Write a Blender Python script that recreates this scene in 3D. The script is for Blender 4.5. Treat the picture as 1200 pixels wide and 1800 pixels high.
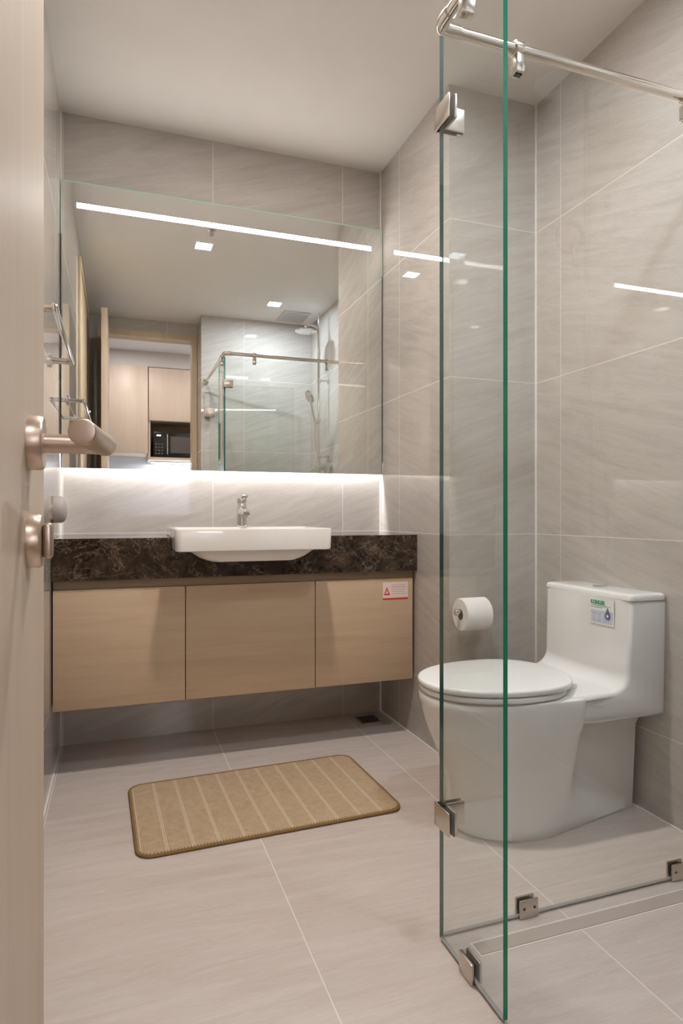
import bpy, bmesh, math, random
from mathutils import Vector, Matrix
random.seed(4)
for o in list(bpy.data.objects): bpy.data.objects.remove(o)
C = bpy.data.collections.new('bathroom'); bpy.context.scene.collection.children.link(C)
S = bpy.context.scene
PI = math.pi

# ------------------------------------------------------------------ camera, world, light levels, exposure
cd = bpy.data.cameras.new('camera'); cam = bpy.data.objects.new('camera', cd); S.collection.objects.link(cam)
cam.location = (0, 0, .88); cam.rotation_euler = (PI/2, 0, -.3372)
cd.sensor_fit = 'VERTICAL'; cd.sensor_height = 36; cd.sensor_width = 24
cd.lens = 36*1115.45/1800; cd.shift_y = 2.6/1800; cd.clip_start = .01; cd.clip_end = 50
S.camera = cam
w = bpy.data.worlds.new('world'); S.world = w; w.use_nodes = True
w.node_tree.nodes['Background'].inputs[0].default_value = (.8, .85, 1, 1)
w.node_tree.nodes['Background'].inputs[1].default_value = .3
S.view_settings.view_transform = 'Standard'; S.view_settings.look = 'None'
S.view_settings.gamma = 1; S.view_settings.exposure = 0.12
DOWN_WARM = ((1, .935, .885), 900)       # colour, radiance of the downlight before the mirror
DOWN_COOL = ((.76, .88, 1), 560)        # downlight in the shower
LED_BAND = ((1, .98, .95), 30)
LED_TAPE = ((.98, .985, 1), 170)
KITCHEN = ((.95, .95, 1), 85)

# ------------------------------------------------------------------ room measures
H = 2.4; XL = -.208; XR = 1.103; XC = 1.468; D = 2.617; YB = 1.994
MY = 2.594                    # mirror plane
XP = .6285; YQ = 1.176; YE = .939
YS = .25; XS = .594; YD = -.01
TP = .561                     # tile pitch

# ------------------------------------------------------------------ node helpers
def newmat(name):
    m = bpy.data.materials.new(name); m.use_nodes = True
    nt = m.node_tree; b = nt.nodes['Principled BSDF']
    return m, nt, b
def N(nt, t, **k):
    n = nt.nodes.new(t)
    for a, v in k.items(): setattr(n, a, v)
    return n
def math_n(nt, op, a, b=None, c=None, clamp=False):
    n = N(nt, 'ShaderNodeMath', operation=op, use_clamp=clamp)
    for i, v in enumerate((a, b, c)):
        if v is None: continue
        if isinstance(v, (int, float)): n.inputs[i].default_value = v
        else: nt.links.new(v, n.inputs[i])
    return n.outputs[0]
def mixc(nt, f, a, b, mode='MIX'):
    n = N(nt, 'ShaderNodeMix', data_type='RGBA', blend_type=mode)
    for i, v in ((0, f), (6, a), (7, b)):
        if isinstance(v, (int, float)): n.inputs[i].default_value = v
        elif isinstance(v, tuple): n.inputs[i].default_value = (*v, 1)
        else: nt.links.new(v, n.inputs[i])
    return n.outputs[2]
def coords(nt, scale=(1, 1, 1), rot=(0, 0, 0), loc=(0, 0, 0)):
    tc = N(nt, 'ShaderNodeTexCoord'); mp = N(nt, 'ShaderNodeMapping')
    mp.inputs['Scale'].default_value = scale; mp.inputs['Rotation'].default_value = rot; mp.inputs['Location'].default_value = loc
    nt.links.new(tc.outputs['Object'], mp.inputs[0]); return mp.outputs[0]
def noise(nt, vec, scale, detail=4, rough=.55, dist=0):
    n = N(nt, 'ShaderNodeTexNoise'); nt.links.new(vec, n.inputs['Vector'])
    n.inputs['Scale'].default_value = scale; n.inputs['Detail'].default_value = detail
    n.inputs['Roughness'].default_value = rough; n.inputs['Distortion'].default_value = dist
    return n.outputs['Fac']
def ramp(nt, f, stops):
    r = N(nt, 'ShaderNodeValToRGB'); nt.links.new(f, r.inputs[0]); e = r.color_ramp.elements
    while len(e) < len(stops): e.new(.5)
    for i, (p, c) in enumerate(stops):
        e[i].position = p; e[i].color = (*c, 1) if len(c) == 3 else c
    return r.outputs[0]
def bump(nt, b, h, strength, dist=.01):
    n = N(nt, 'ShaderNodeBump'); n.inputs['Strength'].default_value = strength; n.inputs['Distance'].default_value = dist
    nt.links.new(h, n.inputs['Height']); nt.links.new(n.outputs[0], b.inputs['Normal'])
def plain(name, col, rough=.5, metal=0, spec=.5, coat=0):
    m, nt, b = newmat(name)
    b.inputs['Base Color'].default_value = (*col, 1); b.inputs['Roughness'].default_value = rough
    b.inputs['Metallic'].default_value = metal; b.inputs['Specular IOR Level'].default_value = spec
    b.inputs['Coat Weight'].default_value = coat; b.inputs['Coat Roughness'].default_value = .03
    vec = coords(nt); f = noise(nt, vec, 9, 2)
    nt.links.new(mixc(nt, f, tuple(c*.97 for c in col), tuple(min(1, c*1.03) for c in col)), b.inputs['Base Color'])
    return m
def emit(name, colstr):
    m = bpy.data.materials.new(name); m.use_nodes = True; nt = m.node_tree; nt.nodes.clear()
    e = N(nt, 'ShaderNodeEmission'); e.inputs[0].default_value = (*colstr[0], 1); e.inputs[1].default_value = colstr[1]
    o = N(nt, 'ShaderNodeOutputMaterial'); nt.links.new(e.outputs[0], o.inputs[0]); return m

def tile(name, axes, offs, colA, colB, grout, rough=.012, vein=(0, 0, 0), gw=.0012, spec=.85, spread=1.0, pit=(TP, TP)):
    """polished stone tile; axes = the two in-plane axes, offs = a joint position on each"""
    m, nt, b = newmat(name)
    tc = N(nt, 'ShaderNodeTexCoord'); sp = N(nt, 'ShaderNodeSeparateXYZ'); nt.links.new(tc.outputs['Object'], sp.inputs[0])
    ds = []; cell = []
    for a, o, pp in zip(axes, offs, pit):
        c = math_n(nt, 'SUBTRACT', sp.outputs['XYZ'.index(a)], o)
        c = math_n(nt, 'DIVIDE', c, pp)
        cell.append(math_n(nt, 'FLOOR', c))
        f = math_n(nt, 'FRACT', c)
        f = math_n(nt, 'MINIMUM', f, math_n(nt, 'SUBTRACT', 1.0, f))
        ds.append(math_n(nt, 'MULTIPLY', f, pp))
    d = math_n(nt, 'MINIMUM', ds[0], ds[1])
    gm = math_n(nt, 'LESS_THAN', d, gw)
    # per-tile shift of the veining
    sh = math_n(nt, 'ADD', math_n(nt, 'MULTIPLY', cell[0], 3.17), math_n(nt, 'MULTIPLY', cell[1], 7.31))
    cx = N(nt, 'ShaderNodeCombineXYZ')
    for i in range(3): nt.links.new(sh, cx.inputs[i])
    va = N(nt, 'ShaderNodeVectorMath', operation='ADD'); nt.links.new(tc.outputs['Object'], va.inputs[0]); nt.links.new(cx.outputs[0], va.inputs[1])
    mp = N(nt, 'ShaderNodeMapping'); mp.inputs['Rotation'].default_value = vein
    nt.links.new(va.outputs[0], mp.inputs[0])
    mp2 = N(nt, 'ShaderNodeMapping'); mp2.inputs['Scale'].default_value = (1.2, 1.2, 11); nt.links.new(mp.outputs[0], mp2.inputs[0])
    n1 = noise(nt, mp2.outputs[0], 1.6, 6, .6, 1.6)
    mp3 = N(nt, 'ShaderNodeMapping'); mp3.inputs['Scale'].default_value = (2.2, 2.2, 26); nt.links.new(mp.outputs[0], mp3.inputs[0])
    n2 = noise(nt, mp3.outputs[0], 2.2, 4, .6, 2.5)
    line = ramp(nt, n2, [(.46, (0, 0, 0)), (.5, (1, 1, 1)), (.54, (0, 0, 0))])
    f = math_n(nt, 'MULTIPLY', math_n(nt, 'SUBTRACT', n1, .32), 2.2*spread, clamp=True)
    c = mixc(nt, f, colA, colB)
    c = mixc(nt, math_n(nt, 'MULTIPLY', line, .22*spread), c, tuple(min(1, x*1.22) for x in colB))
    c = mixc(nt, gm, c, grout)
    nt.links.new(c, b.inputs['Base Color'])
    nt.links.new(math_n(nt, 'ADD', math_n(nt, 'MULTIPLY', gm, .5), rough), b.inputs['Roughness'])
    b.inputs['Specular IOR Level'].default_value = spec
    vec = coords(nt)
    bump(nt, b, math_n(nt, 'MULTIPLY', gm, -1.0), .15, .001)
    return m
WA, WB = (.43, .39, .352), (.54, .50, .458)
GR = (.66, .62, .57)
M = {}
M['tile_x'] = tile('tile_back', 'XZ', (.362, .804), WA, WB, GR, vein=(0, .32, 0))
M['tile_y'] = tile('tile_side', 'YZ', (1.855, .804), WA, WB, GR, vein=(-.3, 0, 0))
FA, FB = (.50, .425, .375), (.59, .52, .472)
M['floor'] = tile('floor_tile', 'XY', (.362, .62), FA, FB, (.68, .62, .57), rough=.22, vein=(PI/2-.12, 0, 0), spec=.4, pit=(.561, 2.244))
M['ceil'] = plain('ceiling_paint', (.76, .72, .68), .8, spec=.1)
M['caulk'] = plain('grout_line', (.82, .78, .72), .5)

def wood(name, a, b_, scale, rough=.42, spec=.3):
    m, nt, b = newmat(name)
    v = coords(nt, scale)
    n1 = noise(nt, v, 1.0, 6, .6, .8); n2 = noise(nt, coords(nt, tuple(s*3.3 for s in scale)), 1.7, 3, .5, .3)
    f = math_n(nt, 'ADD', math_n(nt, 'MULTIPLY', n1, .7), math_n(nt, 'MULTIPLY', n2, .3))
    f = math_n(nt, 'MULTIPLY', math_n(nt, 'SUBTRACT', f, .3), 2.4, clamp=True)
    nt.links.new(mixc(nt, f, a, b_), b.inputs['Base Color'])
    b.inputs['Roughness'].default_value = rough; b.inputs['Specular IOR Level'].default_value = spec
    bump(nt, b, f, .05, .002)
    return m
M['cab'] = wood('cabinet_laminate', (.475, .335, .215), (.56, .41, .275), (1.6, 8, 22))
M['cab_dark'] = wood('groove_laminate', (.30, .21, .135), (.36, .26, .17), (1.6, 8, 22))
M['door'] = wood('door_laminate', (.51, .405, .31), (.58, .47, .37), (22, 22, 1.3), .5, .2)
M['frame'] = wood('door_frame_wood', (.48, .375, .25), (.55, .44, .31), (22, 22, 1.3), .4)
M['kcab'] = wood('kitchen_laminate', (.62, .485, .365), (.70, .565, .44), (12, 12, 1.3), .4)
M['chrome'] = plain('chrome', (.82, .81, .80), .08, 1)
M['steel'] = plain('brushed_steel', (.62, .56, .50), .26, 1)
M['nickel'] = plain('satin_nickel', (.56, .46, .37), .36, 1)
M['polished'] = plain('polished_steel', (.74, .69, .63), .14, 1)
M['gasket_gap_shade'] = plain('black_gasket_and_gap_shade', (.03, .025, .02), .5)  # clamp gaskets, and the painted shade of the gaps beside the mirror
M['cer'] = plain('white_ceramic', (.80, .79, .775), .07, spec=.5, coat=.3)
M['basin'] = plain('basin_ceramic', (.82, .77, .72), .08, spec=.5, coat=.3)
M['seatp'] = plain('white_seat_plastic', (.83, .82, .80), .16)
M['paper'] = plain('tissue_paper', (.86, .83, .80), .95, spec=.05)
M['black'] = plain('black_plastic', (.012, .011, .010), .2)
M['blackm'] = plain('black_rubber', (.03, .03, .03), .6)
M['hole'] = plain('dark_cardboard_core', (.12, .09, .07), .9)
M['white'] = plain('white_plastic', (.82, .82, .82), .35)
M['grille'] = plain('grille_paint', (.58, .55, .52), .6)
M['greige'] = plain('greige_plastic', (.42, .375, .345), .5)
M['kwall'] = plain('kitchen_paint', (.66, .60, .55), .8, spec=.1)
M['kceil'] = plain('kitchen_ceiling_paint', (.86, .86, .91), .8, spec=.1)
M['ksplash'] = plain('kitchen_backsplash', (.62, .66, .74), .3)
M['kfloor'] = wood('kitchen_floor', (.35, .27, .2), (.45, .36, .27), (2, 14, 2), .4)
M['window'] = plain('dark_window', (.10, .08, .07), .06)
M['drain'] = plain('stone_drain_cover', (.44, .37, .32), .35)
M['bevel'] = plain('pale_green_bevel', (.45, .66, .52), .15)
M['red'] = plain('red_print', (.55, .05, .04), .5)
M['label'] = plain('label_paper', (.78, .62, .55), .5)
M['label_w'] = plain('label_clear_white', (.80, .80, .79), .3)
M['greyink'] = plain('grey_print', (.40, .33, .33), .6)
M['green'] = plain('green_print', (.03, .33, .17), .5)
M['bluebox'] = plain('blue_grey_print', (.50, .54, .66), .5)
M['navy'] = plain('dark_blue_print', (.10, .13, .22), .5)
M['lamp_w'] = emit('downlight_warm', DOWN_WARM)
M['lamp_c'] = emit('downlight_cool', DOWN_COOL)
M['band'] = emit('led_band', LED_BAND)
M['tape'] = emit('led_tape', LED_TAPE)
M['klamp'] = emit('kitchen_lamp', KITCHEN)
M['display'] = emit('clock_display', ((.8, .95, 1), 2.5))

def marble():
    m, nt, b = newmat('dark_emperador_marble')
    v = coords(nt)
    wn = N(nt, 'ShaderNodeTexNoise'); nt.links.new(v, wn.inputs['Vector']); wn.inputs['Scale'].default_value = 9; wn.inputs['Detail'].default_value = 5
    mx = N(nt, 'ShaderNodeMix', data_type='VECTOR'); mx.inputs[0].default_value = .12
    nt.links.new(v, mx.inputs[4]); nt.links.new(wn.outputs['Color'], mx.inputs[5])
    def ridge(sc, w_, dist, off):
        n_ = noise(nt, coords(nt, (1, 1, 1.25), loc=(off, off*2, 0)), sc, 7, .62, dist)
        a_ = math_n(nt, 'ABSOLUTE', math_n(nt, 'SUBTRACT', n_, .5))
        return ramp(nt, a_, [(0, (1, 1, 1)), (w_, (0, 0, 0))])
    base = ramp(nt, noise(nt, v, 22, 8, .72, 1.2), [(.36, (.010, .006, .004)), (.52, (.034, .020, .012)), (.70, (.085, .055, .034))])
    msk = ramp(nt, noise(nt, v, 8, 4, .6), [(.42, (0, 0, 0)), (.62, (1, 1, 1))])
    c = mixc(nt, math_n(nt, 'MULTIPLY', math_n(nt, 'MULTIPLY', ridge(17, .022, 1.4, 2.), msk), .75), base, (.25, .18, .125))
    c = mixc(nt, math_n(nt, 'MULTIPLY', math_n(nt, 'MULTIPLY', ridge(7, .007, .9, 5.), noise(nt, v, 10, 2)), 1.1, clamp=True), c, (.38, .29, .21))
    nt.links.new(c, b.inputs['Base Color']); b.inputs['Roughness'].default_value = .07
    return m
M['marble'] = marble()

def glass_mat(name, tint, ior=1.5):
    m = bpy.data.materials.new(name); m.use_nodes = True; nt = m.node_tree; nt.nodes.clear()
    fr = N(nt, 'ShaderNodeFresnel'); fr.inputs[0].default_value = ior
    t = N(nt, 'ShaderNodeBsdfTransparent'); t.inputs[0].default_value = (*tint, 1)
    g = N(nt, 'ShaderNodeBsdfGlossy'); g.inputs['Roughness'].default_value = 0.0
    geo = N(nt, 'ShaderNodeNewGeometry')
    f = math_n(nt, 'MULTIPLY', fr.outputs[0], math_n(nt, 'SUBTRACT', 1.0, geo.outputs['Backfacing']))
    mx = N(nt, 'ShaderNodeMixShader'); nt.links.new(f, mx.inputs[0])
    nt.links.new(t.outputs[0], mx.inputs[1]); nt.links.new(g.outputs[0], mx.inputs[2])
    o = N(nt, 'ShaderNodeOutputMaterial'); nt.links.new(mx.outputs[0], o.inputs[0]); return m
M['glass'] = glass_mat('clear_glass', (.978, .988, .982), 1.8)
def edge_mat():
    m, nt, b = newmat('green_glass_edge')
    b.inputs['Base Color'].default_value = (.012, .21, .105, 1); b.inputs['Roughness'].default_value = .12
    v = coords(nt, (1, 1, 3)); nt.links.new(mixc(nt, noise(nt, v, 2, 2), (.008, .16, .085), (.02, .27, .14)), b.inputs['Base Color'])
    return m
M['edge'] = edge_mat()
M['edge_d'] = plain('dark_glass_edge', (.02, .08, .06), .15)
M['edge_l'] = plain('pale_glass_edge', (.42, .48, .43), .15)
M['seal'] = plain('grey_seal', (.25, .24, .22), .4)
m, nt, b = newmat('mirror_silver'); b.inputs['Base Color'].default_value = (.90, .92, .90, 1); b.inputs['Metallic'].default_value = 1; b.inputs['Roughness'].default_value = 0
M['mirror'] = m

def mat_weave():
    m, nt, b = newmat('woven_jute')
    tc = N(nt, 'ShaderNodeTexCoord'); sp = N(nt, 'ShaderNodeSeparateXYZ'); nt.links.new(tc.outputs['Object'], sp.inputs[0])
    x = sp.outputs[0]
    # groups of thin pale ribs repeating along the mat
    f = math_n(nt, 'FRACT', math_n(nt, 'DIVIDE', math_n(nt, 'ADD', x, .335), .0675))
    d = math_n(nt, 'MULTIPLY', math_n(nt, 'ABSOLUTE', math_n(nt, 'SUBTRACT', f, .5)), .0675)
    l1 = math_n(nt, 'LESS_THAN', math_n(nt, 'ABSOLUTE', math_n(nt, 'SUBTRACT', d, .0028)), .0011)
    l2 = math_n(nt, 'LESS_THAN', d, .0009)
    l2 = math_n(nt, 'MULTIPLY', l2, .35)
    ln = math_n(nt, 'MAXIMUM', l1, l2)
    nz = noise(nt, coords(nt, (1, 1, 1)), 60, 5, .7); big = noise(nt, coords(nt), 5, 2)
    c = mixc(nt, math_n(nt, 'MULTIPLY', math_n(nt, 'SUBTRACT', nz, .3), 2, clamp=True), (.40, .28, .17), (.54, .405, .27))
    c = mixc(nt, math_n(nt, 'MULTIPLY', big, .3), c, (.60, .46, .32))
    c = mixc(nt, math_n(nt, 'MULTIPLY', ln, .7), c, (.72, .60, .46))
    nt.links.new(c, b.inputs['Base Color']); b.inputs['Roughness'].default_value = .95; b.inputs['Specular IOR Level'].default_value = .1
    w1 = math_n(nt, 'SINE', math_n(nt, 'MULTIPLY', sp.outputs[1], 1500)); w2 = math_n(nt, 'SINE', math_n(nt, 'MULTIPLY', x, 1500))
    bump(nt, b, math_n(nt, 'ADD', math_n(nt, 'MULTIPLY', w1, w2), nz), .5, .0012)
    return m
M['jute'] = mat_weave()
M['binding'] = plain('brown_binding', (.24, .145, .06), .9, spec=.1)

# ------------------------------------------------------------------ mesh helpers
class MB:
    def __init__(s): s.bm = bmesh.new(); s.mats = []
    def mi(s, m):
        if m not in s.mats: s.mats.append(m)
        return s.mats.index(m)
    def _merge(s, bm2, mat, smooth):
        i = s.mi(mat)
        for f in bm2.faces:
            if f.material_index == 0: f.material_index = i
            f.smooth = smooth
        me = bpy.data.meshes.new('t'); bm2.to_mesh(me); bm2.free()
        s.bm.from_mesh(me); bpy.data.meshes.remove(me)
    def box(s, x0, x1, y0, y1, z0, z1, mat, bev=0, seg=2, rot=None, at=None):
        b = bmesh.new(); bmesh.ops.create_cube(b, size=1)
        for v in b.verts:
            v.co = Vector(((x0+x1)/2+v.co.x*(x1-x0), (y0+y1)/2+v.co.y*(y1-y0), (z0+z1)/2+v.co.z*(z1-z0)))
        if bev: bmesh.ops.bevel(b, geom=b.edges[:], offset=bev, segments=seg, affect='EDGES', profile=.5)
        if rot is not None: bmesh.ops.rotate(b, verts=b.verts, cent=at or Vector(((x0+x1)/2, (y0+y1)/2, (z0+z1)/2)), matrix=rot)
        s._merge(b, mat, bool(bev)); return s
    def cyl(s, p, q, r, mat, r2=None, n=32, caps=True, bev=0):
        p, q = Vector(p), Vector(q); ax = q-p; b = bmesh.new()
        bmesh.ops.create_cone(b, cap_ends=caps, segments=n, radius1=r, radius2=r if r2 is None else r2, depth=ax.length)
        if bev:
            es = [e for e in b.edges if abs(e.verts[0].co.z-e.verts[1].co.z) < 1e-6]
            bmesh.ops.bevel(b, geom=es, offset=bev, segments=3, affect='EDGES', profile=.5)
        M4 = Matrix.Translation((p+q)/2) @ ax.to_track_quat('Z', 'Y').to_matrix().to_4x4()
        bmesh.ops.transform(b, matrix=M4, verts=b.verts)
        s._merge(b, mat, True); return s
    def sph(s, c, r, mat, sc=(1, 1, 1), n=24):
        b = bmesh.new(); bmesh.ops.create_uvsphere(b, u_segments=n, v_segments=n//2, radius=r)
        for v in b.verts: v.co = Vector((v.co.x*sc[0]+c[0], v.co.y*sc[1]+c[1], v.co.z*sc[2]+c[2]))
        s._merge(b, mat, True); return s
    def lathe(s, prof, c, axis, mat, n=40):
        """prof = [(r, h)] revolved about axis at c"""
        b = bmesh.new(); rings = []
        q = Vector(axis).to_track_quat('Z', 'Y')
        for r, h in prof:
            rings.append([b.verts.new(Vector(c)+q @ Vector((r*math.cos(2*PI*k/n), r*math.sin(2*PI*k/n), h))) for k in range(n)])
        for a, d in zip(rings, rings[1:]):
            for k in range(n): b.faces.new((a[k], a[(k+1) % n], d[(k+1) % n], d[k]))
        if prof[0] != prof[-1]: b.faces.new(rings[-1]); b.faces.new(rings[0][::-1])
        bmesh.ops.remove_doubles(b, verts=b.verts, dist=1e-6); bmesh.ops.recalc_face_normals(b, faces=b.faces)
        s._merge(b, mat, True); return s
    def tube(s, pts, r, mat, n=14, closed=False, sub=6):
        P = [Vector(p) for p in pts]
        if sub > 1:
            Q = []; L = len(P); rng = range(L) if closed else range(L-1)
            for i in rng:
                p1, p2 = P[i], P[(i+1) % L]; p0 = P[i-1] if (closed or i) else p1*2-p2; p3 = P[(i+2) % L] if (closed or i < L-2) else p2*2-p1
                for k in range(sub):
                    t = k/sub
                    Q.append(.5*((2*p1)+(-p0+p2)*t+(2*p0-5*p1+4*p2-p3)*t*t+(-p0+3*p1-3*p2+p3)*t**3))
            if not closed: Q.append(P[-1])
            P = Q
        b = bmesh.new(); rings = []; up = Vector((0, 0, 1)); L = len(P)
        prev = None
        for i, p in enumerate(P):
            t = (P[(i+1) % L]-P[i-1]) if closed else (P[min(i+1, L-1)]-P[max(i-1, 0)])
            t.normalize()
            if prev is None: a = t.cross(up if abs(t.z) < .9 else Vector((1, 0, 0))).normalized()
            else: a = (prev - t*prev.dot(t)).normalized()
            prev = a; c = t.cross(a)
            rings.append([b.verts.new(p+a*r*math.cos(2*PI*k/n)+c*r*math.sin(2*PI*k/n)) for k in range(n)])
        for i in range(L if closed else L-1):
            A, B = rings[i], rings[(i+1) % L]
            for k in range(n): b.faces.new((A[k], A[(k+1) % n], B[(k+1) % n], B[k]))
        if not closed: b.faces.new(rings[0][::-1]); b.faces.new(rings[-1])
        bmesh.ops.recalc_face_normals(b, faces=b.faces)
        s._merge(b, mat, True); return s
    def prism(s, poly, axis, a0, a1, mat, bev=0, seg=3, smooth=None):
        """poly = 2-D points in the other two axes (in XYZ order), extruded along axis"""
        b = bmesh.new()
        def pt(u, v, a): return {'X': (a, u, v), 'Y': (u, a, v), 'Z': (u, v, a)}[axis]
        A = [b.verts.new(pt(u, v, a0)) for u, v in poly]; B = [b.verts.new(pt(u, v, a1)) for u, v in poly]
        b.faces.new(A); b.faces.new(B[::-1]); n = len(poly)
        for i in range(n): b.faces.new((A[i], B[i], B[(i+1) % n], A[(i+1) % n]))
        bmesh.ops.recalc_face_normals(b, faces=b.faces)
        if bev:
            capf = [f for f in b.faces if len(f.verts) == n and n > 4 or all(abs(v.co['XYZ'.index(axis)]-f.verts[0].co['XYZ'.index(axis)]) < 1e-7 for v in f.verts)]
            es = set()
            for f in capf: es.update(f.edges)
            bmesh.ops.bevel(b, geom=list(es), offset=bev, segments=seg, affect='EDGES', profile=.5, clamp_overlap=True)
        s._merge(b, mat, bool(bev) if smooth is None else smooth); return s
    def loft(s, rings, mat, cap0=True, cap1=True, smooth=True):
        b = bmesh.new(); R = [[b.verts.new(p) for p in r] for r in rings]; n = len(R[0])
        for a, d in zip(R, R[1:]):
            for k in range(n): b.faces.new((a[k], a[(k+1) % n], d[(k+1) % n], d[k]))
        if cap0: b.faces.new(R[0][::-1])
        if cap1: b.faces.new(R[-1])
        bmesh.ops.recalc_face_normals(b, faces=b.faces)
        s._merge(b, mat, smooth); return s
    def build(s, name, parent=None, origin=(0, 0, 0), rotz=0, sharp=40):
        me = bpy.data.meshes.new(name)
        if origin != (0, 0, 0): bmesh.ops.translate(s.bm, verts=s.bm.verts, vec=-Vector(origin))
        s.bm.to_mesh(me); s.bm.free()
        for m in s.mats: me.materials.append(m)
        try: me.set_sharp_from_angle(angle=math.radians(sharp))
        except Exception: pass
        o = bpy.data.objects.new(name, me); C.objects.link(o)
        o.location = origin
        if parent:
            o.parent = parent; o.location = Vector(origin)-Vector(parent.location) if parent.type == 'EMPTY' else Vector(origin)
            if parent.type != 'EMPTY': o.location = Vector(origin)-PW(parent)
        o.rotation_euler.z = rotz
        return o
def PW(o):
    v = Vector(o.location); p = o.parent
    while p: v += Vector(p.location); p = p.parent
    return v
def thing(name, label, cat, loc, group=None, rotz=0):
    o = bpy.data.objects.new(name, None); C.objects.link(o); o.location = loc; o.empty_display_size = .05
    o.rotation_euler.z = rotz
    return tag(o, label, cat, group)
def tag(o, label, cat, group=None):
    o['label'] = label; o['category'] = cat
    if group: o['group'] = group
    return o
def part(mb, name, parent, label=None):
    """mesh given in world coordinates, parented under an (unrotated) thing"""
    o = mb.build(name, None, (0, 0, 0)); o.parent = parent; o.location = -PW(parent)
    if label: o['label'] = label
    return o
def struct(mb, name):
    o = mb.build(name); o['kind'] = 'structure'; return o
def rrect(x0, x1, y0, y1, r, n=8):
    P = []
    for cx, cy, a in ((x1-r, y1-r, 0), (x0+r, y1-r, PI/2), (x0+r, y0+r, PI), (x1-r, y0+r, 1.5*PI)):
        for k in range(n+1): P.append((cx+r*math.cos(a+k*PI/2/n), cy+r*math.sin(a+k*PI/2/n)))
    return P
def text_mb(mb, txt, size, mat, M4, extrude=.0002, bold=0, sx=1):
    cu = bpy.data.curves.new('t', 'FONT'); cu.body = txt; cu.size = size; cu.extrude = extrude; cu.offset = bold
    ob = bpy.data.objects.new('t', cu); C.objects.link(ob)
    bpy.context.view_layer.update()
    me = bpy.data.meshes.new_from_object(ob.evaluated_get(bpy.context.evaluated_depsgraph_get()))
    b = bmesh.new(); b.from_mesh(me)
    bmesh.ops.scale(b, vec=(sx, 1, 1), verts=b.verts); bmesh.ops.transform(b, matrix=M4, verts=b.verts)
    bpy.data.objects.remove(ob); bpy.data.curves.remove(cu); bpy.data.meshes.remove(me)
    mb._merge(b, mat, False)

# ================================================================== THE ROOM
T = .12
def wallbox(name, x0, x1, y0, y1, z0, z1, mat): return struct(MB().box(x0, x1, y0, y1, z0, z1, mat), name)
struct(MB().box(XL-T, XC+T, YD-.12, D+T, -.1, 0, M['floor']), 'floor')
struct(MB().box(XL-T, XC+T, YD, D+T, H, H+.1, M['ceil']), 'ceiling')
wallbox('wall_back', XL-T, XR, D, D+T, 0, H, M['tile_x'])
wallbox('wall_left', XL-T, XL, YD-.12, D, 0, H, M['tile_y'])
# wall beside the vanity: one pier, its end facing the toilet recess
b = MB(); b.box(XR, XC+T, YB, D+T, 0, H, M['tile_y'])
for f in b.bm.faces:
    if abs(f.normal.y) > .5: f.material_index = b.mi(M['tile_x'])
struct(b, 'wall_right')
wallbox('wall_toilet', XC, XC+T, YS, YB, 0, H, M['tile_y'])
b = MB(); b.box(XS, XC+T, YD-.12, YS, 0, H, M['tile_x'])
for f in b.bm.faces:
    if abs(f.normal.x) > .5: f.material_index = b.mi(M['tile_y'])
struct(b, 'wall_shower')
OX0, OX1, OZ = -.116, .552, 2.262
b = MB(); b.box(XL, OX0-.045, YD-.12, YD, 0, H, M['tile_x']); b.box(OX1+.042, XS, YD-.12, YD, 0, H, M['tile_x']) if XS-OX1 > .05 else None
b.box(OX0-.045, XS, YD-.12, YD, OZ+.045, H, M['tile_x']); struct(b, 'wall_front')
# light silicone joints in the corners
b = MB(); b.box(XL, XL+.005, D-.005, D, 0, H, M['caulk']); struct(b, 'trim_1')
b = MB(); b.box(XR-.005, XR, D-.005, D, 0, H, M['caulk']); struct(b, 'trim_2')
b = MB(); b.box(XC-.005, XC, YB-.005, YB, 0, H, M['caulk']); struct(b, 'trim_3')
b = MB(); b.box(XL, XL+.004, .0, D-.006, 0, .004, M['caulk']); struct(b, 'trim_4')
b = MB(); b.box(XR-.004, XR, YB, D-.006, 0, .004, M['caulk']); struct(b, 'trim_5')
b = MB(); b.box(XC-.004, XC, YS, YB-.006, 0, .004, M['caulk']); struct(b, 'trim_6')
# doorway frame in the front wall
b = MB(); b.box(OX0-.043, OX0, YD-.125, YD+.008, 0, OZ+.043, M['frame']); b.box(OX1, OX1+.04, YD-.125, YD+.008, 0, OZ+.043, M['frame'])
b.box(OX0, OX1, YD-.125, YD+.008, OZ, OZ+.043, M['frame']); b.box(OX0, OX0+.003, YD-.08, YD-.05, 0, OZ, M['frame'])
struct(b, 'trim_7')
# closed flush door in the left wall
b = MB(); b.box(XL, XL+.006, .47, 1.40, .005, 2.25, M['frame'], .002)
d2 = struct(b, 'door_2')
b = MB()
for y0, y1, z0, z1 in ((.43, .47, 0, 2.29), (1.40, 1.44, 0, 2.29), (.47, 1.40, 2.25, 2.29)): b.box(XL, XL+.012, y0, y1, z0, z1, M['frame'], .002)
o = b.build('door_frame'); o.parent = d2

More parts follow.
